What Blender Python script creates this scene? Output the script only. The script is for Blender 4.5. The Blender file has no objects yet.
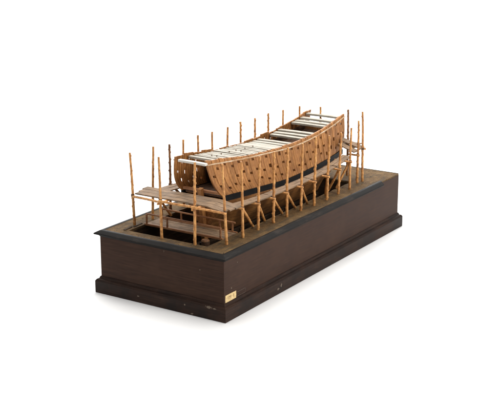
import bpy, math, random
from mathutils import Vector, Matrix

# ------------------------------------------------------------------ camera, world, lamps
scene = bpy.context.scene
COL = scene.collection
cam_data = bpy.data.cameras.new("camera")
cam = bpy.data.objects.new("camera", cam_data)
COL.objects.link(cam)
fw = Vector((0.80773154, 0.52301551, -0.27207451)).normalized()
rt = fw.cross(Vector((0, 0, 1))).normalized()
up = rt.cross(fw)
M = Matrix((rt, up, -fw)).transposed().to_4x4()
M.translation = Vector((-2.37526131, -1.61684855, 1.12662656))
cam.matrix_world = M
cam_data.sensor_fit = 'HORIZONTAL'
cam_data.sensor_width = 36.0
cam_data.lens = 36.0 * 1194.064 / 500.0
cam_data.clip_start = 0.05
cam_data.clip_end = 200.0
scene.camera = cam

world = bpy.data.worlds.new("World")
scene.world = world
world.use_nodes = True
bg = world.node_tree.nodes["Background"]
bg.inputs[0].default_value = (1.0, 1.0, 1.0, 1)
bg.inputs[1].default_value = 0.38


def area_lamp(name, loc, target, size, watts, colour=(1, 1, 1)):
    d = bpy.data.lights.new(name, 'AREA')
    d.shape = 'RECTANGLE'
    d.size, d.size_y = size
    d.energy = watts
    d.color = colour
    o = bpy.data.objects.new(name, d)
    COL.objects.link(o)
    o.location = loc
    o.rotation_euler = (Vector(target) - Vector(loc)).to_track_quat('-Z', 'Y').to_euler()
    return o


area_lamp("softbox_overhead", (0.8, 0.5, 2.6), (0.5, 0.2, 0.0), (2.8, 2.8), 84, (1.0, 0.985, 0.96))
area_lamp("softbox_key", (0.15, -3.0, 1.8), (0.5, 0.2, 0.2), (0.9, 0.9), 60, (1.0, 0.96, 0.90))
area_lamp("sweep_fill", (4.3, 2.7, 6.0), (8.5, 5.4, 0.5), (8.0, 4.0), 1500)  # added lamp, only lifts the far paper sweep to white

scene.view_settings.view_transform = 'Standard'
scene.view_settings.look = 'None'
scene.view_settings.exposure = 0.0
scene.view_settings.gamma = 1.0
scene.view_settings.use_curve_mapping = False
if hasattr(scene, "cycles"):
    scene.cycles.use_denoising = True
    scene.cycles.max_bounces = 8

# ------------------------------------------------------------------ helpers
RND = random.Random(7)


class MB:
    """collects faces of ONE mesh"""

    def __init__(self):
        self.v, self.f, self.smooth = [], [], []

    def add(self, verts, faces, smooth=False):
        n = len(self.v)
        self.v += [tuple(p) for p in verts]
        self.f += [tuple(i + n for i in f) for f in faces]
        self.smooth += [smooth] * len(faces)

    def box(self, x0, x1, y0, y1, z0, z1):
        self.hexa([(x0, y0, z0), (x1, y0, z0), (x1, y1, z0), (x0, y1, z0),
                   (x0, y0, z1), (x1, y0, z1), (x1, y1, z1), (x0, y1, z1)])

    def hexa(self, p):
        self.add(p, [(0, 3, 2, 1), (4, 5, 6, 7), (0, 1, 5, 4), (1, 2, 6, 5), (2, 3, 7, 6), (3, 0, 4, 7)])

    def bar(self, a, b, w, h, upv=(0, 0, 1), chamfer=0.12):
        """a sawn bar from a to b with slightly eased edges"""
        a, b = Vector(a), Vector(b)
        d = (b - a).normalized()
        s = d.cross(Vector(upv)).normalized()
        t = s.cross(d)
        c = chamfer * min(w, h)
        prof = [(-w / 2 + c, -h / 2), (w / 2 - c, -h / 2), (w / 2, -h / 2 + c), (w / 2, h / 2 - c),
                (w / 2 - c, h / 2), (-w / 2 + c, h / 2), (-w / 2, h / 2 - c), (-w / 2, -h / 2 + c)]
        vs = [a + s * x + t * y for x, y in prof] + [b + s * x + t * y for x, y in prof]
        fs = [(i, (i + 1) % 8, 8 + (i + 1) % 8, 8 + i) for i in range(8)]
        fs += [tuple(reversed(range(8))), tuple(range(8, 16))]
        self.add(vs, fs)

    def rod(self, a, b, r0, r1, sides=10, rings=2, knots=0.0, wob=0.0, rnd=None, pitch=0.013):
        """round stick; knots > 0 gives it the stubs of trimmed twigs"""
        a, b = Vector(a), Vector(b)
        L = (b - a).length
        d = (b - a) / L
        ref = Vector((1, 0, 0)) if abs(d.x) < 0.8 else Vector((0, 1, 0))
        s = d.cross(ref).normalized()
        t = s.cross(d)
        kn = []
        if knots:
            z, k = pitch * rnd.random(), 0
            ph = rnd.random() * 6.28
            while z < L:
                kn.append((z, ph + k * math.pi + rnd.uniform(-.7, .7), knots * rnd.uniform(.5, 1.25)))
                z += pitch * rnd.uniform(.6, 1.35)
                k += 1
        p1, p2 = (rnd.random() * 6, rnd.random() * 6) if rnd else (0, 0)
        vs, fs = [], []
        for i in range(rings):
            u = i / (rings - 1)
            c = a + d * (L * u)
            c = c + s * (wob * math.sin(u * 5 + p1)) * u + t * (wob * math.sin(u * 6.3 + p2)) * u
            for j in range(sides):
                ph = 2 * math.pi * j / sides
                r = r0 + (r1 - r0) * u
                for kz, kp, ka in kn:
                    dz = (u * L - kz) / 0.0021
                    if abs(dz) < 2.5:
                        r += ka * math.exp(-dz * dz) * max(0.0, math.cos(ph - kp)) ** 1.5
                vs.append(c + s * (r * math.cos(ph)) + t * (r * math.sin(ph)))
        for i in range(rings - 1):
            for j in range(sides):
                k = (j + 1) % sides
                fs.append((i * sides + j, i * sides + k, (i + 1) * sides + k, (i + 1) * sides + j))
        self.add(vs, fs, True)
        self.add(vs[:sides], [tuple(reversed(range(sides)))])
        self.add(vs[-sides:], [tuple(range(sides))])

    def sweep(self, path, profile, closed=True, caps=False, smooth=False):
        """path: list of functions (u, w) -> point; profile: list of (u, w)"""
        n = len(profile)
        vs = [p(u, w) for p in path for (u, w) in profile]
        fs = []
        m = len(path)
        for i in range(m if closed else m - 1):
            k = (i + 1) % m
            for j in range(n - 1):
                fs.append((i * n + j, i * n + j + 1, k * n + j + 1, k * n + j))
        if caps:
            fs.append(tuple(range(n)))
            fs.append(tuple(reversed(range((m - 1) * n, m * n))))
        self.add(vs, fs, smooth)

    def build(self, name, mat, parent=None):
        me = bpy.data.meshes.new(name)
        me.from_pydata(self.v, [], self.f)
        me.polygons.foreach_set("use_smooth", self.smooth)
        me.materials.append(mat)
        me.validate()
        import bmesh
        bm = bmesh.new()
        bm.from_mesh(me)
        bmesh.ops.recalc_face_normals(bm, faces=bm.faces)
        bm.to_mesh(me)
        bm.free()
        me.update()
        o = bpy.data.objects.new(name, me)
        COL.objects.link(o)
        if parent is not None:
            o.parent = parent
        return o


def thing(name, label, cat, loc=(0, 0, 0), group=None):
    o = bpy.data.objects.new(name, None)
    o.empty_display_size = 0.02
    COL.objects.link(o)
    o.location = loc
    return tag(o, label, cat, group)


def tag(o, label, cat, group=None):
    o["label"] = label
    o["category"] = cat
    if group:
        o["group"] = group
    return o


def interp(x, xs, ys):
    if x <= xs[0]:
        return ys[0]
    for i in range(len(xs) - 1):
        if x <= xs[i + 1]:
            t = (x - xs[i]) / (xs[i + 1] - xs[i])
            t2 = t
            return ys[i] + (ys[i + 1] - ys[i]) * t2
    return ys[-1]


# ------------------------------------------------------------------ materials
def new_mat(name):
    m = bpy.data.materials.new(name)
    m.use_nodes = True
    nt = m.node_tree
    b = nt.nodes["Principled BSDF"]
    return m, nt, b


def node(nt, kind, **kw):
    n = nt.nodes.new(kind)
    for k, v in kw.items():
        setattr(n, k, v)
    return n


def ramp(nt, fac, stops):
    r = node(nt, 'ShaderNodeValToRGB')
    e = r.color_ramp.elements
    while len(e) < len(stops):
        e.new(0.5)
    for i, (p, c) in enumerate(stops):
        e[i].position = p
        e[i].color = (*c, 1)
    nt.links.new(fac, r.inputs[0])
    return r.outputs[0]


def mix(nt, fac, a, b, mode='MIX'):
    n = node(nt, 'ShaderNodeMix', data_type='RGBA', blend_type=mode)
    for sock, val in ((n.inputs[0], fac), (n.inputs[6], a), (n.inputs[7], b)):
        if hasattr(val, 'is_output'):
            nt.links.new(val, sock)
        elif isinstance(val, (int, float)):
            sock.default_value = val
        else:
            sock.default_value = (*val, 1)
    return n.outputs[2]


def math_node(nt, op, a, b=None):
    n = node(nt, 'ShaderNodeMath', operation=op)
    for i, v in enumerate((a, b)):
        if v is None:
            continue
        if hasattr(v, 'is_output'):
            nt.links.new(v, n.inputs[i])
        else:
            n.inputs[i].default_value = v
    return n.outputs[0]


def noise(nt, vec, scale, detail=5, rough=0.6):
    n = node(nt, 'ShaderNodeTexNoise')
    n.inputs['Scale'].default_value = scale
    n.inputs['Detail'].default_value = detail
    n.inputs['Roughness'].default_value = rough
    nt.links.new(vec, n.inputs['Vector'])
    return n.outputs['Fac']


def coords(nt, stretch, island=False):
    tc = node(nt, 'ShaderNodeTexCoord')
    oi = node(nt, 'ShaderNodeObjectInfo')
    off = node(nt, 'ShaderNodeVectorMath', operation='SCALE')
    off.inputs[0].default_value = (7.3, 3.1, 5.7)
    rnd = oi.outputs['Random']
    if island:
        g = node(nt, 'ShaderNodeNewGeometry')
        rnd = math_node(nt, 'ADD', rnd, g.outputs['Random Per Island'])
    nt.links.new(rnd, off.inputs['Scale'])
    add = node(nt, 'ShaderNodeVectorMath', operation='ADD')
    nt.links.new(tc.outputs['Object'], add.inputs[0])
    nt.links.new(off.outputs[0], add.inputs[1])
    mp = node(nt, 'ShaderNodeMapping')
    mp.inputs['Scale'].default_value = stretch
    nt.links.new(add.outputs[0], mp.inputs['Vector'])
    return tc.outputs['Object'], add.outputs[0], mp.outputs[0]


def wood(name, stops, grain=(1, 1, 0.07), scale=260, blotch=None, blotch_scale=25, rough=0.6, bump=0.25,
         island=0.0, spec=0.4, dist=0.0006, extra=None):
    m, nt, b = new_mat(name)
    raw, off, gv = coords(nt, grain, island > 0)
    f = noise(nt, gv, scale, 6, 0.62)
    col = ramp(nt, f, stops)
    if blotch:
        bf = noise(nt, off, blotch_scale, 4, 0.6)
        bfac = ramp(nt, bf, [(0.42, (0, 0, 0)), (0.68, (1, 1, 1))])
        col = mix(nt, bfac, col, mix(nt, 0.75, col, blotch))
    if island > 0:
        g = node(nt, 'ShaderNodeNewGeometry')
        hv = node(nt, 'ShaderNodeHueSaturation')
        mr = node(nt, 'ShaderNodeMapRange')
        mr.inputs['To Min'].default_value = 1 - island
        mr.inputs['To Max'].default_value = 1 + island
        nt.links.new(g.outputs['Random Per Island'], mr.inputs['Value'])
        nt.links.new(mr.outputs[0], hv.inputs['Value'])
        nt.links.new(col, hv.inputs['Color'])
        col = hv.outputs['Color']
    if extra:
        col = extra(nt, raw, col)
    nt.links.new(col, b.inputs['Base Color'])
    rr = node(nt, 'ShaderNodeMapRange')
    rr.inputs['To Min'].default_value = rough - 0.1
    rr.inputs['To Max'].default_value = rough + 0.14
    nt.links.new(f, rr.inputs['Value'])
    nt.links.new(rr.outputs[0], b.inputs['Roughness'])
    b.inputs['Specular IOR Level'].default_value = spec
    bp = node(nt, 'ShaderNodeBump')
    bp.inputs['Strength'].default_value = bump
    bp.inputs['Distance'].default_value = dist
    nt.links.new(f, bp.inputs['Height'])
    nt.links.new(bp.outputs[0], b.inputs['Normal'])
    return m


def chips(spots, colour):
    """bare chips in the varnish at given places: (point, radius, stretch)"""
    def fn(nt, raw, col):
        wn = node(nt, 'ShaderNodeTexNoise')
        wn.inputs['Scale'].default_value = 210
        wn.inputs['Detail'].default_value = 3
        nt.links.new(raw, wn.inputs['Vector'])
        for p, r, st in spots:
            sub = node(nt, 'ShaderNodeVectorMath', operation='SUBTRACT')
            nt.links.new(raw, sub.inputs[0])
            sub.inputs[1].default_value = p
            mul = node(nt, 'ShaderNodeVectorMath', operation='MULTIPLY')
            nt.links.new(sub.outputs[0], mul.inputs[0])
            mul.inputs[1].default_value = st
            ln = node(nt, 'ShaderNodeVectorMath', operation='LENGTH')
            nt.links.new(mul.outputs[0], ln.inputs[0])
            d = math_node(nt, 'ADD', ln.outputs['Value'],
                          math_node(nt, 'MULTIPLY', math_node(nt, 'SUBTRACT', wn.outputs['Fac'], 0.5), r * 2.4))
            fac = ramp(nt, math_node(nt, 'DIVIDE', d, r), [(0.75, (1, 1, 1)), (1.0, (0, 0, 0))])
            col = mix(nt, fac, col, colour)
        return col
    return fn


# measured places on the base (metres)
L, W, H = 1.0, 0.4056, 0.1766
P, HP, HB, ML, ZM = 0.0127, 0.035, 0.0472, 0.0128, 0.1707

m_case = wood("dark_mahogany", [(0.28, (0.026, 0.0125, 0.0082)), (0.5, (0.040, 0.0195, 0.0125)), (0.74, (0.062, 0.0315, 0.0200))],
              grain=(0.035, 0.035, 1.0), scale=330, blotch=(0.058, 0.029, 0.018), blotch_scale=7, rough=0.5, bump=0.16, spec=0.09,
              extra=chips([((0.034, -0.0001, 0.080), 0.0022, (1, 1, 1)), ((0, 0.19, 0.155), 0.0016, (1, 2.2, .45)),
                           ((0.062, 0, 0.142), 0.0013, (1, 1, 1)), ((0, 0.075, 0.125), 0.0012, (1, 1, 1))],
                          (0.15, 0.115, 0.085)))
m_foot = wood("dark_mahogany_foot", [(0.3, (0.020, 0.0105, 0.0075)), (0.5, (0.032, 0.0170, 0.0120)), (0.72, (0.056, 0.031, 0.022))],
              grain=(0.035, 0.035, 1.0), scale=330, blotch=(0.014, 0.011, 0.010), blotch_scale=16, rough=0.5, bump=0.18, spec=0.10,
              extra=chips([((-P, 0.040, 0.034), 0.0050, (1, .42, 1.4)), ((-P, 0.022, 0.033), 0.0028, (1, .5, 1.3)),
                           ((-P, 0.116, 0.0255), 0.0022, (1, 1, .7)), ((-P, 0.092, 0.0045), 0.0022, (1, .5, 1)),
                           ((-P, 0.270, 0.018), 0.0020, (1, .6, 1)), ((0.26, -P, 0.022), 0.004, (1, 1, 1)),
                           ((0.245, -P, 0.016), 0.003, (.6, 1, 1))],
                          (0.15, 0.115, 0.085)))
m_black = wood("black_moulding", [(0.3, (0.007, 0.0063, 0.0060)), (0.55, (0.013, 0.0115, 0.0105)), (0.75, (0.036, 0.029, 0.024))],
               grain=(0.12, 0.12, 1), scale=150, rough=0.48, bump=0.15, spec=0.07)


def ground_mat():
    m, nt, b = new_mat("olive_ground")
    tc = node(nt, 'ShaderNodeTexCoord')
    v = tc.outputs['Object']
    f1 = noise(nt, v, 48, 10, 0.74)
    col = ramp(nt, f1, [(0.30, (0.062, 0.034, 0.014)), (0.46, (0.125, 0.071, 0.028)), (0.60, (0.185, 0.110, 0.042)), (0.75, (0.27, 0.172, 0.075))])
    f2 = noise(nt, v, 300, 4, 0.7)
    col = mix(nt, ramp(nt, f2, [(0.40, (0, 0, 0)), (0.62, (.7, .7, .7))]), col, mix(nt, 0.6, col, (0.048, 0.036, 0.020)))
    mp = node(nt, 'ShaderNodeMapping')
    mp.inputs['Scale'].default_value = (0.35, 1.6, 1)
    nt.links.new(v, mp.inputs['Vector'])
    f3 = noise(nt, mp.outputs[0], 42, 5, 0.6)
    col = mix(nt, ramp(nt, f3, [(0.50, (0, 0, 0)), (0.60, (.65, .65, .65))]), col, (0.056, 0.042, 0.025))
    nt.links.new(col, b.inputs['Base Color'])
    b.inputs['Roughness'].default_value = 0.85
    b.inputs['Specular IOR Level'].default_value = 0.2
    bp = node(nt, 'ShaderNodeBump')
    bp.inputs['Strength'].default_value = 0.9
    bp.inputs['Distance'].default_value = 0.0016
    nt.links.new(f2, bp.inputs['Height'])
    nt.links.new(bp.outputs[0], b.inputs['Normal'])
    return m


m_ground = ground_mat()
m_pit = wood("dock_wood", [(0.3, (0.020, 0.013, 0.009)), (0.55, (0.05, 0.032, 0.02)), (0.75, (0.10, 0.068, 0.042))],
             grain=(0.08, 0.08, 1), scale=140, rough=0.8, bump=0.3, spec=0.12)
m_pole = wood("orange_pole", [(0.28, (0.28, 0.110, 0.028)), (0.43, (0.55, 0.250, 0.075)), (0.60, (0.72, 0.375, 0.125)), (0.8, (0.78, 0.48, 0.20))],
              grain=(1, 1, 0.28), scale=230, blotch=(0.24, 0.085, 0.025), blotch_scale=75, rough=0.55, bump=0.25, spec=0.35)
m_dark_pole = wood("brown_pole", [(0.28, (0.13, 0.055, 0.022)), (0.5, (0.27, 0.120, 0.045)), (0.75, (0.46, 0.23, 0.09))],
                   grain=(1, 1, 0.28), scale=230, blotch=(0.05, 0.03, 0.02), blotch_scale=55, rough=0.6, bump=0.25, spec=0.3)
m_lash = wood("twine", [(0.3, (0.06, 0.034, 0.019)), (0.7, (0.22, 0.125, 0.065))], grain=(1, 1, 3), scale=400, rough=0.8, bump=0.5)
m_plank = wood("weathered_plank", [(0.28, (0.115, 0.066, 0.033)), (0.5, (0.23, 0.142, 0.076)), (0.72, (0.34, 0.230, 0.138))],
               grain=(0.09, 1, 1), scale=330, blotch=(0.10, 0.068, 0.042), blotch_scale=30, rough=0.7, bump=0.3, island=0.13)
m_plank_y = wood("weathered_cross_plank", [(0.28, (0.115, 0.066, 0.033)), (0.5, (0.23, 0.142, 0.076)), (0.72, (0.34, 0.230, 0.138))],
                 grain=(1, 0.09, 1), scale=330, blotch=(0.10, 0.068, 0.042), blotch_scale=30, rough=0.7, bump=0.3, island=0.13)
m_rail = wood("reddish_rail", [(0.3, (0.17, 0.066, 0.026)), (0.55, (0.36, 0.16, 0.066)), (0.75, (0.52, 0.28, 0.13))],
              grain=(1, 0.09, 1), scale=260, rough=0.6, bump=0.2)
m_hull = wood("hull_timber", [(0.24, (0.095, 0.033, 0.009)), (0.38, (0.30, 0.122, 0.034)), (0.56, (0.455, 0.205, 0.062)), (0.78, (0.61, 0.320, 0.120))],
              grain=(1, 1, 0.06), scale=420, blotch=(0.24, 0.10, 0.036), blotch_scale=22, rough=0.55, bump=0.5, island=0.17, spec=0.35)
m_bottom = wood("bottom_planking", [(0.28, (0.15, 0.058, 0.016)), (0.5, (0.31, 0.132, 0.038)), (0.75, (0.46, 0.23, 0.08))],
                grain=(0.08, 1, 1), scale=230, blotch=(0.10, 0.045, 0.018), blotch_scale=25, rough=0.55, bump=0.3)
m_wale = wood("black_wale", [(0.3, (0.005, 0.005, 0.0052)), (0.6, (0.009, 0.009, 0.0095)), (0.8, (0.026, 0.024, 0.023))],
              grain=(0.1, 1, 1), scale=260, rough=0.5, bump=0.2, spec=0.10)
m_beam = wood("white_beam", [(0.28, (0.19, 0.15, 0.10)), (0.45, (0.40, 0.36, 0.29)), (0.66, (0.60, 0.57, 0.50))],
              grain=(1, 0.05, 1), scale=380, blotch=(0.30, 0.26, 0.20), blotch_scale=40, rough=0.6, bump=0.2)
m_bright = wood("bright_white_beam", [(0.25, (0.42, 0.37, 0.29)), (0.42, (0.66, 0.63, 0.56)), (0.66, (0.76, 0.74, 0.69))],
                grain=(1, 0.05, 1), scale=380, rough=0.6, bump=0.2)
m_trim = wood("worn_pale_trim", [(0.36, (0.36, 0.17, 0.065)), (0.52, (0.52, 0.36, 0.21)), (0.70, (0.74, 0.67, 0.56))],
              grain=(0.2, 1, 1), scale=150, rough=0.6, bump=0.2)
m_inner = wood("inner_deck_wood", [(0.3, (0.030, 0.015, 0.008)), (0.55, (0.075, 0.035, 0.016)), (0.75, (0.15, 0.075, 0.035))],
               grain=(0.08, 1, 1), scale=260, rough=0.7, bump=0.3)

m_paper, nt_, b_ = new_mat("aged_paper")
tc_ = node(nt_, 'ShaderNodeTexCoord')
pc_ = ramp(nt_, noise(nt_, tc_.outputs['Object'], 160, 5), [(0.3, (0.55, 0.37, 0.15)), (0.55, (0.74, 0.55, 0.27)), (0.75, (0.80, 0.63, 0.36))])
nt_.links.new(pc_, b_.inputs['Base Color'])
b_.inputs['Roughness'].default_value = 0.75
m_ink, nt_, b_ = new_mat("brown_ink")
tc_ = node(nt_, 'ShaderNodeTexCoord')
pc_ = ramp(nt_, noise(nt_, tc_.outputs['Object'], 400, 3), [(0.35, (0.15, 0.08, 0.035)), (0.65, (0.42, 0.26, 0.11))])
nt_.links.new(pc_, b_.inputs['Base Color'])
b_.inputs['Roughness'].default_value = 0.7
m_scuff, nt_, b_ = new_mat("scuffed_varnish")
tc_ = node(nt_, 'ShaderNodeTexCoord')
pc_ = ramp(nt_, noise(nt_, tc_.outputs['Object'], 300, 4), [(0.35, (0.040, 0.027, 0.021)), (0.7, (0.115, 0.088, 0.07))])
nt_.links.new(pc_, b_.inputs['Base Color'])
b_.inputs['Roughness'].default_value = 0.6

m_white, nt_, b_ = new_mat("white_paper_sweep")
tc_ = node(nt_, 'ShaderNodeTexCoord')
pc_ = ramp(nt_, noise(nt_, tc_.outputs['Object'], 3, 4), [(0.3, (0.90, 0.90, 0.90)), (0.7, (0.915, 0.915, 0.915))])
nt_.links.new(pc_, b_.inputs['Base Color'])
b_.inputs['Roughness'].default_value = 0.9
b_.inputs['Specular IOR Level'].default_value = 0.1

# ------------------------------------------------------------------ setting: a white paper sweep
mb = MB()
ctr, fh, sd = Vector((0.5, 0.2, 0)), Vector((fw.x, fw.y, 0)).normalized(), rt
prof = [(-9, 0), (7.0, 0)] + [(7.0 + 2.5 * math.sin(a), 2.5 - 2.5 * math.cos(a)) for a in [math.pi / 2 * k / 14 for k in range(1, 15)]] + [(9.5, 7)]
vs, fs = [], []
for d, z in prof:
    for s in (-11, 11):
        q = ctr + fh * d + sd * s
        vs.append((q.x, q.y, z))
for i in range(len(prof) - 1):
    fs.append((2 * i, 2 * i + 1, 2 * i + 3, 2 * i + 2))
mb.add(vs, fs, True)
bd = mb.build("backdrop", m_white)
bd["kind"] = "structure"
bd["label"] = "plain white seamless studio paper under and behind the model"

# ------------------------------------------------------------------ display base
base = thing("display_base", "long dark mahogany box plinth with black mouldings carrying the dockyard model", "display base")


def ring(mb, prof, x0=0.0, x1=L, y0=0.0, y1=W, **kw):
    """profile (outward offset, z) carried round the rectangle with mitred corners"""
    path = [lambda u, w: (x0 - u, y0 - u, w), lambda u, w: (x1 + u, y0 - u, w),
            lambda u, w: (x1 + u, y1 + u, w), lambda u, w: (x0 - u, y1 + u, w)]
    mb.sweep(path, prof, True, **kw)


mb = MB()
ring(mb, [(-0.012, H - 0.004), (-0.0008, H - 0.004), (0, H - 0.0048), (0, HB - 0.003), (-0.012, HB - 0.003)])
mb.build("box_body", m_case, base)

mb = MB()
ring(mb, [(-0.02, HB), (0.0005, HB), (0.0022, HB - 0.0012), (0.0034, HB - 0.0035), (0.0042, HB - 0.0062), (0.0046, HB - 0.0070),
          (0.0088, HB - 0.0082), (0.0104, HB - 0.0098), (0.0110, HP + 0.0012), (P - 0.0004, HP - 0.0004), (P, HP - 0.0018),
          (P, 0.0012), (P - 0.001, 0.0002), (-0.02, 0.0002)])
mb.build("foot_moulding", m_foot, base)

# top moulding: complete at the stern end and the far side, its last length lost on the near side
mprof = [(-0.0085, H - 0.0042), (-0.0085, H + 0.0008), (-0.0035, H + 0.0014), (0.0005, H + 0.0006), (0.0045, H - 0.0016),
         (ML - 0.0018, ZM + 0.0006), (ML, ZM - 0.0008), (ML, ZM - 0.0022), (ML - 0.0012, ZM - 0.0040), (0.0060, ZM - 0.0054), (0.0022, ZM - 0.0078),
         (0.0003, ZM - 0.0110), (0.0003, H - 0.0042)]
mb = MB()
path = [lambda u, w: (0.876 + 0.6 * (0.006 - u), -u, w), lambda u, w: (-u, -u, w), lambda u, w: (-u, W + u, w), lambda u, w: (L, W + u, w)]
mb.sweep(path, mprof + [mprof[0]], closed=False, caps=False)
n = len(mprof)
mb.add([path[0](u, w) for u, w in mprof], [tuple(range(n))])
mb.add([path[-1](u, w) for u, w in mprof], [tuple(reversed(range(n)))])
mb.build("top_moulding", m_black, base)
mb = MB()
mb.box(L + 0.0003, L + 0.0028, 0.003, W + 0.0127, H - 0.010, H + 0.0006)
mb.build("end_lip", m_black, base)

# top with the dock cut through it
PX0, PX1, PY0, PY1, PZ = 0.040, 0.828, 0.079, 0.338, 0.058
mb = MB()
OX0, OX1, OY0, OY1 = 0.0086, L - 0.0006, 0.0086, W - 0.0086


def jag(i, a):
    return a * (math.sin(i * 1.7) + 0.6 * math.sin(i * 4.1 + 1))


N = 40
inner, outer = [], []
for k in range(N):
    t = k / N
    inner.append((PX0 + (PX1 - PX0) * t, PY0 + jag(k, 0.0009)))
    outer.append((OX0 + (OX1 - OX0) * t, OY0 if t < 0.86 else 0.0004))
for k in range(N // 2):
    t = k / (N // 2)
    inner.append((PX1 + jag(k, .001), PY0 + (PY1 - PY0) * t))
    outer.append((OX1, (0.0004 if k == 0 else OY0 + (OY1 - OY0) * t)))
for k in range(N):
    t = k / N
    inner.append((PX1 - (PX1 - PX0) * t, PY1 + jag(k + 3, 0.0009)))
    outer.append((OX1 - (OX1 - OX0) * t, OY1))
for k in range(N // 2):
    t = k / (N // 2)
    inner.append((PX0 + jag(k, .0004), PY1 - (PY1 - PY0) * t))
    outer.append((OX0, OY1 - (OY1 - OY0) * t))
n = len(inner)
vs = [(x, y, H) for x, y in inner] + [(x, y, H) for x, y in outer] + [(x, y, H - 0.006) for x, y in inner] + [(x, y, H - 0.006) for x, y in outer]
fs = []
for i in range(n):
    k = (i + 1) % n
    fs += [(i, k, n + k, n + i), (2 * n + i, 3 * n + i, 3 * n + k, 2 * n + k), (i, 2 * n + i, 2 * n + k, k), (n + i, n + k, 3 * n + k, 3 * n + i)]
mb.add(vs, fs)
mb.build("top_board", m_ground, base)

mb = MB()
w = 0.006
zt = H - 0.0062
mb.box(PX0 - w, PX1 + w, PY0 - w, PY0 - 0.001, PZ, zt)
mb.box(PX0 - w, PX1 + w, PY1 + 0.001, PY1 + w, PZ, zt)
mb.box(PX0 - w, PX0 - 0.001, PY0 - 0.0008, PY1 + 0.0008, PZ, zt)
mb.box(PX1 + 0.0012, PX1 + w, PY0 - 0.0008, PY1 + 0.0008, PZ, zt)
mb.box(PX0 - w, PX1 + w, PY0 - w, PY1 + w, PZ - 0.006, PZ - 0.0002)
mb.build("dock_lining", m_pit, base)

# little step of broken veneer along the left rim of the dock
mb = MB()
mb.bar((0.070, 0.352, H + 0.0012), (0.035, 0.349, H + 0.0010), 0.006, 0.0022)
mb.bar((0.112, 0.349, H + 0.0011), (0.073, 0.3465, H + 0.0011), 0.004, 0.0018)
mb.build("rim_splinter", m_pit, base)

# mitre crack at the near corner of the top
mb = MB()
mb.bar((0.003, 0.0045, H + 0.0012), (0.021, 0.0145, H + 0.0004), 0.0012, 0.0008)
mb.build("mitre_crack", m_wale, base)

# crumbs of the modelled earth
rc = random.Random(9)
mb = MB()
for k in range(420):
    if rc.random() < .5:
        x, y = rc.uniform(.012, .99), rc.choice([rc.uniform(.012, .074), rc.uniform(.345, .392)])
    else:
        x, y = rc.choice([rc.uniform(.010, .036), rc.uniform(.835, .99), rc.uniform(.835, .99)]), rc.uniform(.014, .392)
    r_ = rc.uniform(.0006, .0019) * (1 if rc.random() < .85 else 1.5)
    h_ = r_ * rc.uniform(.35, .8)
    a0 = rc.random() * 6
    bs = [(x + r_ * rc.uniform(.7, 1.2) * math.cos(a0 + q * 1.2566), y + r_ * rc.uniform(.7, 1.2) * math.sin(a0 + q * 1.2566), H - .0003) for q in range(5)]
    mb.add(bs + [(x + r_ * .2, y, H + h_)], [(q, (q + 1) % 5, 5) for q in range(5)])
eo = mb.build("earth_crumbs", m_ground, base)
eo["kind"] = "stuff"

# paper label
yl = -0.0006
mb = MB()
pts = [(0.0052, 0.0476), (0.020, 0.0474), (0.0545, 0.0477), (0.0552, 0.0556), (0.0548, 0.0668), (0.0300, 0.0672), (0.0056, 0.0670), (0.0050, 0.0560)]
vs = [(x, yl, z) for x, z in pts] + [(x, -0.0001, z) for x, z in pts]
n = len(pts)
mb.add(vs, [tuple(range(n)), tuple(reversed(range(n, 2 * n)))] + [(i, (i + 1) % n, n + (i + 1) % n, n + i) for i in range(n)])
label = mb.build("paper_label", m_paper, base)
label["label"] = "small cream paper label with brown lettering"
cu = bpy.data.curves.new("lettering", 'FONT')
cu.body = "IM 1"
cu.size = 0.0145
cu.extrude = 0.00012
cu.align_x = 'CENTER'
cu.align_y = 'CENTER'
cu.space_character = 1.25
tmp = bpy.data.objects.new("lettering", cu)
me = bpy.data.meshes.new_from_object(tmp)
bpy.data.objects.remove(tmp)
me.materials.clear()
me.materials.append(m_ink)
lt = bpy.data.objects.new("lettering", me)
COL.objects.link(lt)
lt.parent = label
lt.rotation_euler = (math.pi / 2, 0, 0)
lt.location = (0.031, yl - 0.0002, 0.0573)
# faint outline left by a second label
mb = MB()
for (a, b) in (((0.060, 0.0495), (0.098, 0.0495)), ((0.098, 0.0495), (0.098, 0.0615)), ((0.062, 0.0610), (0.098, 0.0615))):
    mb.bar((a[0], -0.0002, a[1]), (b[0], -0.0002, b[1]), 0.0009, 0.0003, upv=(0, 1, 0))
mb.build("label_residue", m_scuff, base)

# ------------------------------------------------------------------ ship
YC = W / 2
XB = [.13, .20, .30, .54, .77, .88]
BT = [.051, .056, .060, .066, .067, .062]
BW = [.066, .072, .078, .083, .080, .071]
XT = [.134, .19, .25, .30, .40, .50, .60, .68, .76, .83, .885]
ZT = [.374, .370, .3635, .3555, .3465, .3430, .3445, .3475, .3565, .3685, .3775]
XR = [.145, .20, .27, .338, .468, .537, .623, .706, .814, .885]
ZR = [.364, .359, .352, .347, .3385, .3345, .3360, .3420, .3560, .3695]
XW = [.195, .314, .49, .589, .702, .794, .86]
ZWU = [.2695, .2625, .2505, .2515, .2570, .2650, .2705]


def smooth(f, x, xs, ys, h=0.03):
    return sum(f(x + d * h, xs, ys) for d in (-1, -.5, 0, .5, 1)) / 5


def bt(x): return smooth(interp, x, XB, BT)
def bw(x): return smooth(interp, x, XB, BW)
def ztop(x): return smooth(interp, x, XT, ZT)
def zrail(x): return smooth(interp, x, XR, ZR, .02)
def zwu(x): return smooth(interp, x, XW, ZWU)
def rake(s): return interp(s, [.134, .30, .50, .70, .80, .885], [.056, .030, .018, .012, .000, -.032])
def lean(t): return 0.30 * t + 0.70 * max(0.0, t) ** 3.6


ship = thing("ship_hull", "wooden ship hull in frame with pierced orange brown sides and white deck beams", "ship model")

NF = 66


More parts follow.
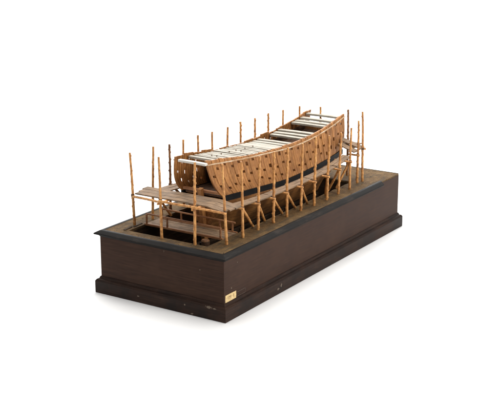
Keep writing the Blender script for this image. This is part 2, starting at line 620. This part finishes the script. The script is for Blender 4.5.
def frame_point(s, t, side, depth):
    """s: station at the top, t: 0 at the top, 1 at the wale; depth inwards"""
    xb = s + rake(s)
    z0, z1 = ztop(s), zwu(xb) - 0.004
    x = s + (xb - s) * lean(t)
    b0, b1 = bt(s), bw(xb)
    b = b0 + (b1 - b0) * (1 - max(0.0, 1 - t) ** 1.25)
    return Vector((x, YC + side * (b - depth), z0 + (z1 - z0) * t))


for side in (-1, 1):
    rnd = random.Random(11 + side)
    mb = MB()
    s0, s1 = 0.140, 0.885
    dw = (s1 - s0) / NF
    for i in range(NF):
        a, b = s0 + dw * i + 0.0003, s0 + dw * (i + 1) - 0.0003
        a += rnd.uniform(-.0002, .0002)
        out = rnd.uniform(-0.0007, 0.0006)
        thick = 0.0048
        head = rnd.choice([0, 0, 0, .003, -.003, 0, 0, .0, 0, .018]) if side < 0 else [0, .034, .006, .05, -.004, .028, .012][(i // 4) % 7] + rnd.uniform(-.006, .006)
        col = i // 3
        row = i % 3
        tc = [0.17, 0.46, 0.74][row] + (0.05 if col % 2 else -0.03) + rnd.uniform(-.015, .015)
        hh = 0.036 if rnd.random() > .2 else 0.058
        cuts = [(-head, tc - hh), (tc + hh, 1.0)] if (0 < i < NF - 1 and (i % 10) != 7) else [(-head, 1.0)]
        for t0, t1 in cuts:
            m = max(2, int((t1 - t0) * 9) + 1)
            vs, fs = [], []
            for k in range(m):
                t = t0 + (t1 - t0) * k / (m - 1)
                vs += [frame_point(a, t, side, -out), frame_point(b, t, side, -out), frame_point(b, t, side, thick - out), frame_point(a, t, side, thick - out)]
            for k in range(m - 1):
                for j in range(4):
                    q = (j + 1) % 4
                    fs.append((4 * k + j, 4 * k + q, 4 * k + 4 + q, 4 * k + 4 + j))
            fs += [(0, 1, 2, 3), (4 * m - 1, 4 * m - 2, 4 * m - 3, 4 * m - 4)]
            mb.add(vs, fs)
        # thin lath added behind the joint to keep light from leaking through
        c0, c1 = b + 0.0003 - 0.0010, b + 0.0003 + 0.0010
        if i < NF - 1:
            vs, fs = [], []
            for k in range(8):
                t = 0.01 + 0.98 * k / 7
                vs += [frame_point(c0, t, side, 0.0054), frame_point(c1, t, side, 0.0054), frame_point(c1, t, side, 0.0062), frame_point(c0, t, side, 0.0062)]
            for k in range(7):
                for j in range(4):
                    q = (j + 1) % 4
                    fs.append((4 * k + j, 4 * k + q, 4 * k + 4 + q, 4 * k + 4 + j))
            fs += [(0, 1, 2, 3), (31, 30, 29, 28)]
            mb.add(vs, fs)
    mb.build("side_framing", m_hull, ship)
    # dark boards added behind the frames so the holes look black
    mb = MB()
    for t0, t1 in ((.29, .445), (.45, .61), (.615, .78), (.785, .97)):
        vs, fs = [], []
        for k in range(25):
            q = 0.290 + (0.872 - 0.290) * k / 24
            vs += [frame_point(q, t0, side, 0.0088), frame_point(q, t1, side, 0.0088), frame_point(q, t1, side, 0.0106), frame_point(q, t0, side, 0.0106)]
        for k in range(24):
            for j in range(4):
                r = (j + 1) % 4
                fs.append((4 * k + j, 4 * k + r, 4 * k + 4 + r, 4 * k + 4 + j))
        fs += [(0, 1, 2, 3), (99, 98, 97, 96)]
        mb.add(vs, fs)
    mb.build("hole_backing", m_inner, ship)

    # pale rail on the outside, just under the timber heads
    def strip(mb, xs, zf, off0, off1, h0, h1, bfun):
        vs, fs = [], []
        for x in xs:
            for o, h in ((off0, h0), (off1, h0), (off1, h1), (off0, h1)):
                z = zf(x) + h
                vs.append((x, YC + side * (bfun(x, z) + o), z))
        m = len(xs)
        for k in range(m - 1):
            for j in range(4):
                q = (j + 1) % 4
                fs.append((4 * k + j, 4 * k + q, 4 * k + 4 + q, 4 * k + 4 + j))
        fs += [(0, 1, 2, 3), (4 * m - 1, 4 * m - 2, 4 * m - 3, 4 * m - 4)]
        mb.add(vs, fs)

    def side_b(x, z):
        s = x
        for _ in range(6):
            t = (ztop(s) - z) / max(1e-6, ztop(s) - zwu(s + rake(s)) + .004)
            t = min(1, max(0, t))
            s = x - rake(s) * lean(t)
        b0, b1 = bt(s), bw(s + rake(s))
        return b0 + (b1 - b0) * (1 - max(0.0, 1 - t) ** 1.25)

    mb = MB()
    strip(mb, [0.142 + (0.884 - 0.142) * k / 40 for k in range(41)], zrail, 0.0009, 0.0032, -0.0016, 0.0012, side_b)
    mb.build("rail", m_trim, ship)
    mb = MB()
    strip(mb, [0.199 + (0.854 - 0.199) * k / 40 for k in range(41)], zwu, -0.004, 0.0030, -0.0155, 0.0, lambda x, z: bw(x))
    mb.build("wale", m_wale, ship)

# lower hull, planked down to the keel
mb = MB()
ZK = 0.122
NX, NT = 44, 14
rows = []
for i in range(NX + 1):
    u = i / NX
    x = 0.204 + (0.862 - 0.204) * u
    zt_ = zwu(x) - 0.0125
    ends = min(1.0, min(u / 0.30, (1 - u) / 0.25))
    ends = ends * ends * (3 - 2 * ends)
    a = 1.0 + 0.7 * ends
    c = 1.25 - 0.40 * ends
    row = []
    for k in range(-NT, NT + 1):
        v = abs(k) / NT                      # 0 at the keel, 1 at the wale
        uu = (1 - v)
        b = (bw(x) - 0.001) * (1 - uu ** a) ** c
        wdt = max(0.0035, b)
        row.append((x - 0.0 * v, YC + (1 if k > 0 else -1) * wdt if k else YC, ZK + 0.004 + (zt_ - ZK - 0.004) * v))
    rows.append(row)
m = 2 * NT + 1
vs = [p for r in rows for p in r]
fs = [(i * m + j, i * m + j + 1, (i + 1) * m + j + 1, (i + 1) * m + j) for i in range(NX) for j in range(m - 1)]
mb.add(vs, fs, True)
mb.add(rows[0], [tuple(range(m))])
mb.add(rows[-1], [tuple(reversed(range(m)))])
mb.build("bottom_planking", m_bottom, ship)

mb = MB()
mb.bar((0.186, YC, ZK - 0.004), (0.872, YC, ZK - 0.004), 0.010, 0.016)
mb.build("keel", m_pit, ship)
mb = MB()
mb.bar((0.205, YC, ZK + 0.004), (0.186, YC, 0.2815), 0.013, 0.015, upv=(1, 0, 0))
mb.build("stern_post", m_hull, ship)
mb = MB()
mb.bar((0.868, YC, ZK + 0.004), (0.866, YC, 0.295), 0.012, 0.014, upv=(1, 0, 0))
mb.build("stem_post", m_hull, ship)
for x, z, hw in ((0.1955, 0.2735, .067), (0.213, 0.2615, .069)):
    mb = MB()
    mb.bar((x, YC - hw + .004, z), (x, YC + hw - .004, z), 0.009, 0.007)
    mb.build("transom_beam", m_rail, ship)
# inner deck
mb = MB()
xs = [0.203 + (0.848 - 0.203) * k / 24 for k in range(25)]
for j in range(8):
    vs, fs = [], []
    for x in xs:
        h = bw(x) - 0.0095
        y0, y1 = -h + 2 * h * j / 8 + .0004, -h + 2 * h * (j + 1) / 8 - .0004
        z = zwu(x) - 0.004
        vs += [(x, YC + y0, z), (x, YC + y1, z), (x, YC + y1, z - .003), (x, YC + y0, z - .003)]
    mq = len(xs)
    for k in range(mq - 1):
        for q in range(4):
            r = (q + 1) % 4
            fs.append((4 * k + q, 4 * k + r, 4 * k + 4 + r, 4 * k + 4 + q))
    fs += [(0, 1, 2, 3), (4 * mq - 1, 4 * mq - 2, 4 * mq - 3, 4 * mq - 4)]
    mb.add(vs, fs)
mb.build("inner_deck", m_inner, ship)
# deck added below the white beams to block light and darken the interior
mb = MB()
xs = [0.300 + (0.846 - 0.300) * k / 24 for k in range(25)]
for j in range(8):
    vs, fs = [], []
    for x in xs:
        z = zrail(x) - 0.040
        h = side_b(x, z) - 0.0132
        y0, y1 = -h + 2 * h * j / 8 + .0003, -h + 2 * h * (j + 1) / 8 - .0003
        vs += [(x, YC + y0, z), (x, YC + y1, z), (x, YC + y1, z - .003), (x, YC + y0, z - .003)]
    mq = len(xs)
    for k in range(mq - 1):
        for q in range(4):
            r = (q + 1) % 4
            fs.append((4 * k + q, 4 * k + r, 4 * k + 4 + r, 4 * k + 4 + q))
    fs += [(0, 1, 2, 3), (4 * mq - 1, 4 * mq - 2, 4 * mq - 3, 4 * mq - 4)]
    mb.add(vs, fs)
mb.build("shade_deck", m_inner, ship)
# bow bulkhead between the sides
mb = MB()
for j in range(10):
    h = 0.064
    y0, y1 = -h + 2 * h * j / 10, -h + 2 * h * (j + 1) / 10
    mb.box(0.849, 0.855, YC + y0 + .0003, YC + y1 - .0003, 0.262, 0.338 + 0.002 * (j % 3))
mb.build("bow_bulkhead", m_hull, ship)

# deck beams
beam_x = [.1350, .204, .232, .253, .274, .294, .314, .334, .354, .374, .394, .414, .435, .456, .477, .499, .520, .545, .572,
          .644, .668, .694, .772, .794, .822, .858]
rb = random.Random(5)
for i, x in enumerate(beam_x):
    hw = bt(x) - 0.0074
    y_off = -0.0122 if i == 0 else 0.0
    hw = 0.0450 if i == 0 else hw
    z = zrail(x) + (0.0008 if i else 0.0018) + rb.uniform(-.0006, .0006)
    if i >= 21:
        z += 0.0015
    sk = rb.uniform(-.0022, .0022)
    wd = 0.0120 if i < 2 else (rb.uniform(.0085, .0118) if i < 14 else rb.uniform(.0155, .0185))
    mb = MB()
    K = 6
    prev = None
    vs, fs = [], []
    for k in range(K + 1):
        v = -1 + 2 * k / K
        y = YC + y_off + v * hw
        zc = z + 0.0005 * (1 - v * v)
        xx = x + sk * v
        hh = 0.0060 if i == 0 else 0.0062
        c = 0.0007
        for dx, dz in ((-wd / 2 + c, 0), (wd / 2 - c, 0), (wd / 2, -c), (wd / 2, -hh), (-wd / 2, -hh), (-wd / 2, -c)):
            vs.append((xx + dx, y, zc + dz + .004))
    for k in range(K):
        for j in range(6):
            q = (j + 1) % 6
            fs.append((6 * k + j, 6 * k + q, 6 * k + 6 + q, 6 * k + 6 + j))
    fs += [tuple(range(6)), tuple(reversed(range(6 * K, 6 * K + 6)))]
    mb.add(vs, fs)
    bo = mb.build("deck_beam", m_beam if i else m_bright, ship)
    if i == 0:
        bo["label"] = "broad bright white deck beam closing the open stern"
    if 2 <= i <= 13 and i % 2:
        pb = MB()
        for dy in ((0.004,) if i % 3 else (-0.009, 0.008)):
            pb.rod((x, YC + dy, z + 0.0052), (x + .0004, YC + dy, z + 0.0075), 0.0022, 0.0019, 8)
        pb.build("peg", m_lash, bo)

# ------------------------------------------------------------------ scaffolding
RV = Vector((0.5435, -0.8394, 0))


def pole(label, x, y, ztop_, lean=0.0, zl=0.255, inward=(0, 1), brace=None, put=0.05, dark=False, r=0.0037, group="scaffold poles round the hull", zfoot=H):
    rn = random.Random(int(x * 9177 + y * 40013))
    o = thing("scaffold_pole", label, "scaffold pole", (x, y, zfoot), group)
    h = ztop_ - zfoot
    top = RV * lean + Vector((0, 0, h))
    mb = MB()
    mb.rod((0, 0, -0.0005), top, r * 1.06, r * 0.80, 10, 90, 0.0020, 0.0007, rn, 0.0105)
    mb.build("shaft", m_dark_pole if dark else m_pole, o)
    if zl:
        c = top * ((zl - zfoot) / h)
        mb = MB()
        for q in range(3):
            mb.rod(c + Vector((0, 0, -.0036 + q * .0026)), c + Vector((.0002, 0, -.0014 + q * .0026)), r * 1.33, r * 1.30, 10)
        mb.build("lashing", m_lash, o)
        if put:
            d = Vector((inward[0], inward[1], 0))
            sidev = Vector((-d.y, d.x, 0)) * (r * 1.75)
            pdz = Vector((0, 0, -0.0098 if (inward[0] > 0 and put > .05) else 0))
            mb = MB()
            mb.rod(c + sidev - d * (0.004 if pdz.z else 0.009) + pdz, c + sidev + d * put + pdz, 0.0031, 0.0027, 9, 16, 0.0006, 0.0005, rn)
            mb.build("putlog", m_dark_pole if dark else m_pole, o)
        if brace:
            mb = MB()
            mb.rod(c + Vector((0.004, 0.004 * (1 if inward[1] >= 0 else -1), -0.002)), Vector((brace[0], brace[1] - (.008 if brace[1] > 0 else -.008), 0.001)), 0.0037, 0.0034, 9, 26, 0.0007, 0.0008, rn)
            mb.build("brace", m_dark_pole if dark else m_pole, o)
    return o


ORD = ["first", "second", "third", "fourth", "fifth", "sixth", "seventh", "eighth", "ninth", "tenth"]
near = [(.1548, .0438, .3845, -.0038, .259, (.098, .038)), (.2362, .0479, .3809, .0034, .251, (.079, .036)),
        (.3147, .0482, .3787, .0022, .248, (.090, .034)), (.3862, .0475, .3774, 0, .247, (.090, .034)),
        (.4606, .0461, .3735, .0036, .248, (.074, .030)), (.5276, .0409, .3806, .0025, .249, (.050, .036)),
        (.6016, .0399, .3713, .0042, .249, (.042, .036)), (.6779, .0433, .3651, .0051, .254, (.014, .050)),
        (.7452, .0414, .3677, .0002, .264, (-.012, .048))]
for i, (x, y, zt_, ln, zl, br) in enumerate(near):
    where = " counted back from the paper label corner" if i else " beside the leaning corner pole"
    pole("%s knotty orange pole of the near row%s" % (ORD[i], where), x, y, zt_, ln, zl, (0, 1), br)
far = [(.1638, .351, .3842, .0052, .258), (.2550, .357, .3725, .001, .254), (.3200, .357, .3735, 0, .25), (.3935, .357, .373, .001, .248),
       (.4690, .357, .3690, -.001, .248), (.5480, .357, .369, 0, .25), (.6190, .357, .373, .001, .25), (.7020, .357, .370, 0, .254), (.7810, .357, .372, 0, .26)]
for i, (x, y, zt_, ln, zl) in enumerate(far):
    lab = ["orange pole at left behind the stern platform, beginning the far row",
           "dark knotty pole just left of the open stern, in the far row",
           "third pole of the far row, rising over the timber heads near the stern",
           "fourth pole of the far row, showing above the white beams near the stern",
           "fifth pole of the far row, showing above the closely laid white beams",
           "sixth pole of the far row, showing behind the middle of the ship",
           "seventh pole of the far row, showing just past the middle of the ship",
           "eighth pole of the far row, beside three white beams forward of midships",
           "ninth pole of the far row, thin top just before the bow rise"][i]
    pole(lab, x, y, zt_, ln, zl, (0, -1), (.07 if i % 2 else .05, -.034), dark=(i == 1))
# stern platform poles
pole("leftmost scaffold pole, leaning outward at the far corner of the stern platform", .0905, .3574, .381, -.0074, .261, (0, -1), None, 0)
pole("front scaffold pole left of the open stern, on the front dock rim", .0321, .2203, .3986, -.0036, .281, (1, 0), None, .08)
pole("front scaffold pole crossing the open stern, on the front dock rim", .0338, .1140, .3982, .0025, .281, (1, 0), None, .08)
pole("leaning corner pole of the stern platform above the paper label", .0808, .0461, .3931, -.0096, .265, (0, 1), None, 0)
# bow platform poles
pole("short pole by the bow platform, second from the right edge", .8255, .0582, .3738, .0007, .266, (0, 1), None, .03)
pole("rightmost tall scaffold pole beyond the bow, corner of the bow platform", .8519, .0535, .3982, -.0045, .281, (1, 0), None, .02)
pole("dark knotty pole at the bow seen just right of the hull end", .892, .130, .390, 0, .281, (-1, 0), None, .05, dark=True)
pole("pole behind the bow rising over the last white beam", .866, .215, .3935, 0, .281, (-1, 0), None, .02)
pole("pole behind the bow at the far pointed corner of the hull", .862, .290, .3885, 0, .281, (-1, 0), None, .02)
pole("tenth pole of the far row, standing where the far side sheer rises", .869, .357, .368, 0, .270, (0, -1), None, .02)


def ledger(label, a, b, r=0.0034):
    rn = random.Random(int(a[0] * 7919 + a[1] * 104729))
    a, b = Vector(a), Vector(b)
    d = (b - a).normalized()
    o = thing("scaffold_ledger", label, "scaffold rail", a, "ledger poles tying the scaffold uprights")
    mb = MB()
    mb.rod(-d * 0.008, (b - a) + d * 0.008, r, r * .9, 9, 30, 0.0008, 0.0007, rn)
    mb.build("shaft", m_pole, o)
    return o


ledger("left ledger pole of the stern platform, tied to the leaning leftmost upright", (.0830, .3500, .2600), (.0268, .2250, .2790))
ledger("middle ledger pole of the stern platform, across the front of the open stern", (.0262, .2150, .2806), (.0284, .1100, .2800))
ledger("right ledger pole of the stern platform, ending at the corner above the paper label", (.0275, .1105, .2795), (.0690, .0470, .2650))
ledger("ledger pole beyond the bow tying the rightmost upright to the dark one", (.8600, .0560, .2800), (.9000, .1300, .2800))

# planks
def plank(label, pts, width, thick=0.0034, mat=None, name="staging_plank", group="weathered staging planks"):
    rn = random.Random(int(pts[0][0] * 7717 + pts[0][1] * 50021))
    a = Vector(pts[0])
    o_m = MB()
    vs, fs = [], []
    P_ = [Vector(p) - a for p in pts]
    fine = []
    for i in range(len(P_) - 1):
        for k in range(5):
            fine.append(P_[i].lerp(P_[i + 1], k / 5))
    fine.append(P_[-1])
    for i, c in enumerate(fine):
        d = (fine[min(i + 1, len(fine) - 1)] - fine[max(i - 1, 0)]).normalized()
        s = d.cross(Vector((0, 0, 1))).normalized()
        w0, w1 = width / 2 * rn.uniform(.93, 1.05), width / 2 * rn.uniform(.93, 1.05)
        if i == 0 or i == len(fine) - 1:
            c = c + d * rn.uniform(-.003, .003)
        dz = rn.uniform(-.0003, .0003)
        for q, h in ((-w0, 0), (w1, 0), (w1, -thick), (-w0, -thick)):
            vs.append(c + s * q + Vector((0, 0, h + dz)))
    m = len(fine)
    for k in range(m - 1):
        for j in range(4):
            q = (j + 1) % 4
            fs.append((4 * k + j, 4 * k + q, 4 * k + 4 + q, 4 * k + 4 + j))
    fs += [(0, 1, 2, 3), (4 * m - 1, 4 * m - 2, 4 * m - 3, 4 * m - 4)]
    o_m.add(vs, fs)
    o = o_m.build(name, mat or m_plank)
    o.location = a
    tag(o, label, "plank", group)
    return o


# stern platform: three planks across
for i, (x, lab) in enumerate([(.081, "outer weathered plank of the stern platform, nearest the front poles"),
                              (.106, "middle weathered plank of the stern platform"),
                              (.131, "inner weathered plank of the stern platform, next to the open stern")]):
    y1 = [.336, .343, .350][i]
    plank(lab, [(x, y1, .2755 + .0002 * i), (x - .001, .2, .2765), (x, .10, .2755), (x, .048 - .003 * i, .2680 - .0005 * i)], .0238, mat=m_plank_y)
# near side run: two planks wide, four lengths
zs = lambda x: interp(x, [.10, .155, .236, .315, .386, .46, .528, .602, .678, .745, .80], [.2625, .2635, .2565, .2535, .2525, .2525, .2535, .2545, .2590, .2690, .2760])
cuts = [(.146, .318), (.322, .532), (.536, .682), (.686, .775)]
names = ["first length from the stern platform", "second length from the stern platform", "third length from the stern platform", "last length rising to the bow platform"]
for (x0, x1), nm in zip(cuts, names):
    for y, wd, q in ((.0620, .0150, "outer near side staging plank behind the poles"), (.0780, .0155, "inner near side staging plank along the black wale")):
        xx = [x0 + (x1 - x0) * k / 4 for k in range(5)]
        plank("%s, %s" % (q, nm), [(x, y, zs(x)) for x in xx], wd)
# far side run at the stern, seen past the open end
for y, q in ((.342, "outer"), (.320, "inner")):
    plank("%s plank of the far side staging behind the open stern" % q, [(.152, y, .2615), (.24, y, .257), (.34, y, .2535)], .020)
# bow platform
for i, (x, lab) in enumerate([(.839, "plank of the bow platform closest to the hull end"), (.862, "middle plank of the bow platform beyond the hull"), (.885, "outermost plank of the bow platform")]):
    plank(lab, [(x, .070 + .006 * i, .2875 + .004 * (i == 1)), (x + .002, .2, .2870), (x, .33, .2865)], .021, mat=m_plank_y)
plank("tilted grey board leaning from the hull end down to the short pole at the bow", [(.846, .128, .3060), (.849, .095, .2965), (.850, .058, .2850)], .030)
plank("lower tilted grey board below the leaning one at the hull end", [(.818, .118, .2985), (.818, .092, .2890), (.816, .056, .2790)], .027)

# gangway over the dock
gw = thing("gangway", "low railed plank gangway crossing the dock under the stern platform", "gangway", (0.15, 0.2, H))
GX0, GX1, GY0, GY1 = .1125, .180, .083, .3345
mb = MB()
for i in range(4):
    x0 = GX0 + .004 + (GX1 - GX0 - .006) * i / 4
    x1 = GX0 + .004 + (GX1 - GX0 - .006) * (i + 1) / 4 - .0007
    mb.box(x0 - .15, x1 - .15, GY0 - .2 - .0035, GY1 - .2 + .0035, -.0025, .0008 + .0003 * (i % 2))
mb.build("deck_boards", m_plank_y, gw)
for x, zr in ((GX0, .030), (GX1, .028)):
    mb = MB()
    mb.bar((x - .15, GY0 - .2 - .004, .0005), (x - .15, GY1 - .2 + .004, .0005), .0048, .0058)
    mb.build("edge_beam", m_rail, gw)
    mb = MB()
    mb.bar((x - .15, GY0 - .2 + .002, zr), (x - .15, GY1 - .2 - .001, zr + .001), .0040, .0040)
    mb.build("hand_rail", m_rail, gw)
    ys = (GY1 - .002, .262, .17, GY0 + .004) if x == GX0 else (GY1 - .004, .264, .135, .094)
    for y in ys:
        mb = MB()
        mb.bar((x - .15, y - .2, .0034), (x - .15, y - .2, zr - .0019), .0044, .0044, upv=(0, 1, 0))
        mb.build("rail_post", m_rail, gw)

# post end in the dock, in front of the keel
st = thing("dock_post", "stubby round brown post standing in the dock under the gangway", "post", (.100, .126, PZ))
mb = MB()
rn = random.Random(3)
mb.rod((0, 0, -.0004), (0, .001, .110), .0125, .0115, 14, 20, .0008, .0006, rn)
mb.build("shaft", m_inner, st)
mb = MB()
mb.rod((0, .001, .1098), (0, .001, .1135), .0118, .0098, 14)
mb.build("end_grain", m_dark_pole, st)

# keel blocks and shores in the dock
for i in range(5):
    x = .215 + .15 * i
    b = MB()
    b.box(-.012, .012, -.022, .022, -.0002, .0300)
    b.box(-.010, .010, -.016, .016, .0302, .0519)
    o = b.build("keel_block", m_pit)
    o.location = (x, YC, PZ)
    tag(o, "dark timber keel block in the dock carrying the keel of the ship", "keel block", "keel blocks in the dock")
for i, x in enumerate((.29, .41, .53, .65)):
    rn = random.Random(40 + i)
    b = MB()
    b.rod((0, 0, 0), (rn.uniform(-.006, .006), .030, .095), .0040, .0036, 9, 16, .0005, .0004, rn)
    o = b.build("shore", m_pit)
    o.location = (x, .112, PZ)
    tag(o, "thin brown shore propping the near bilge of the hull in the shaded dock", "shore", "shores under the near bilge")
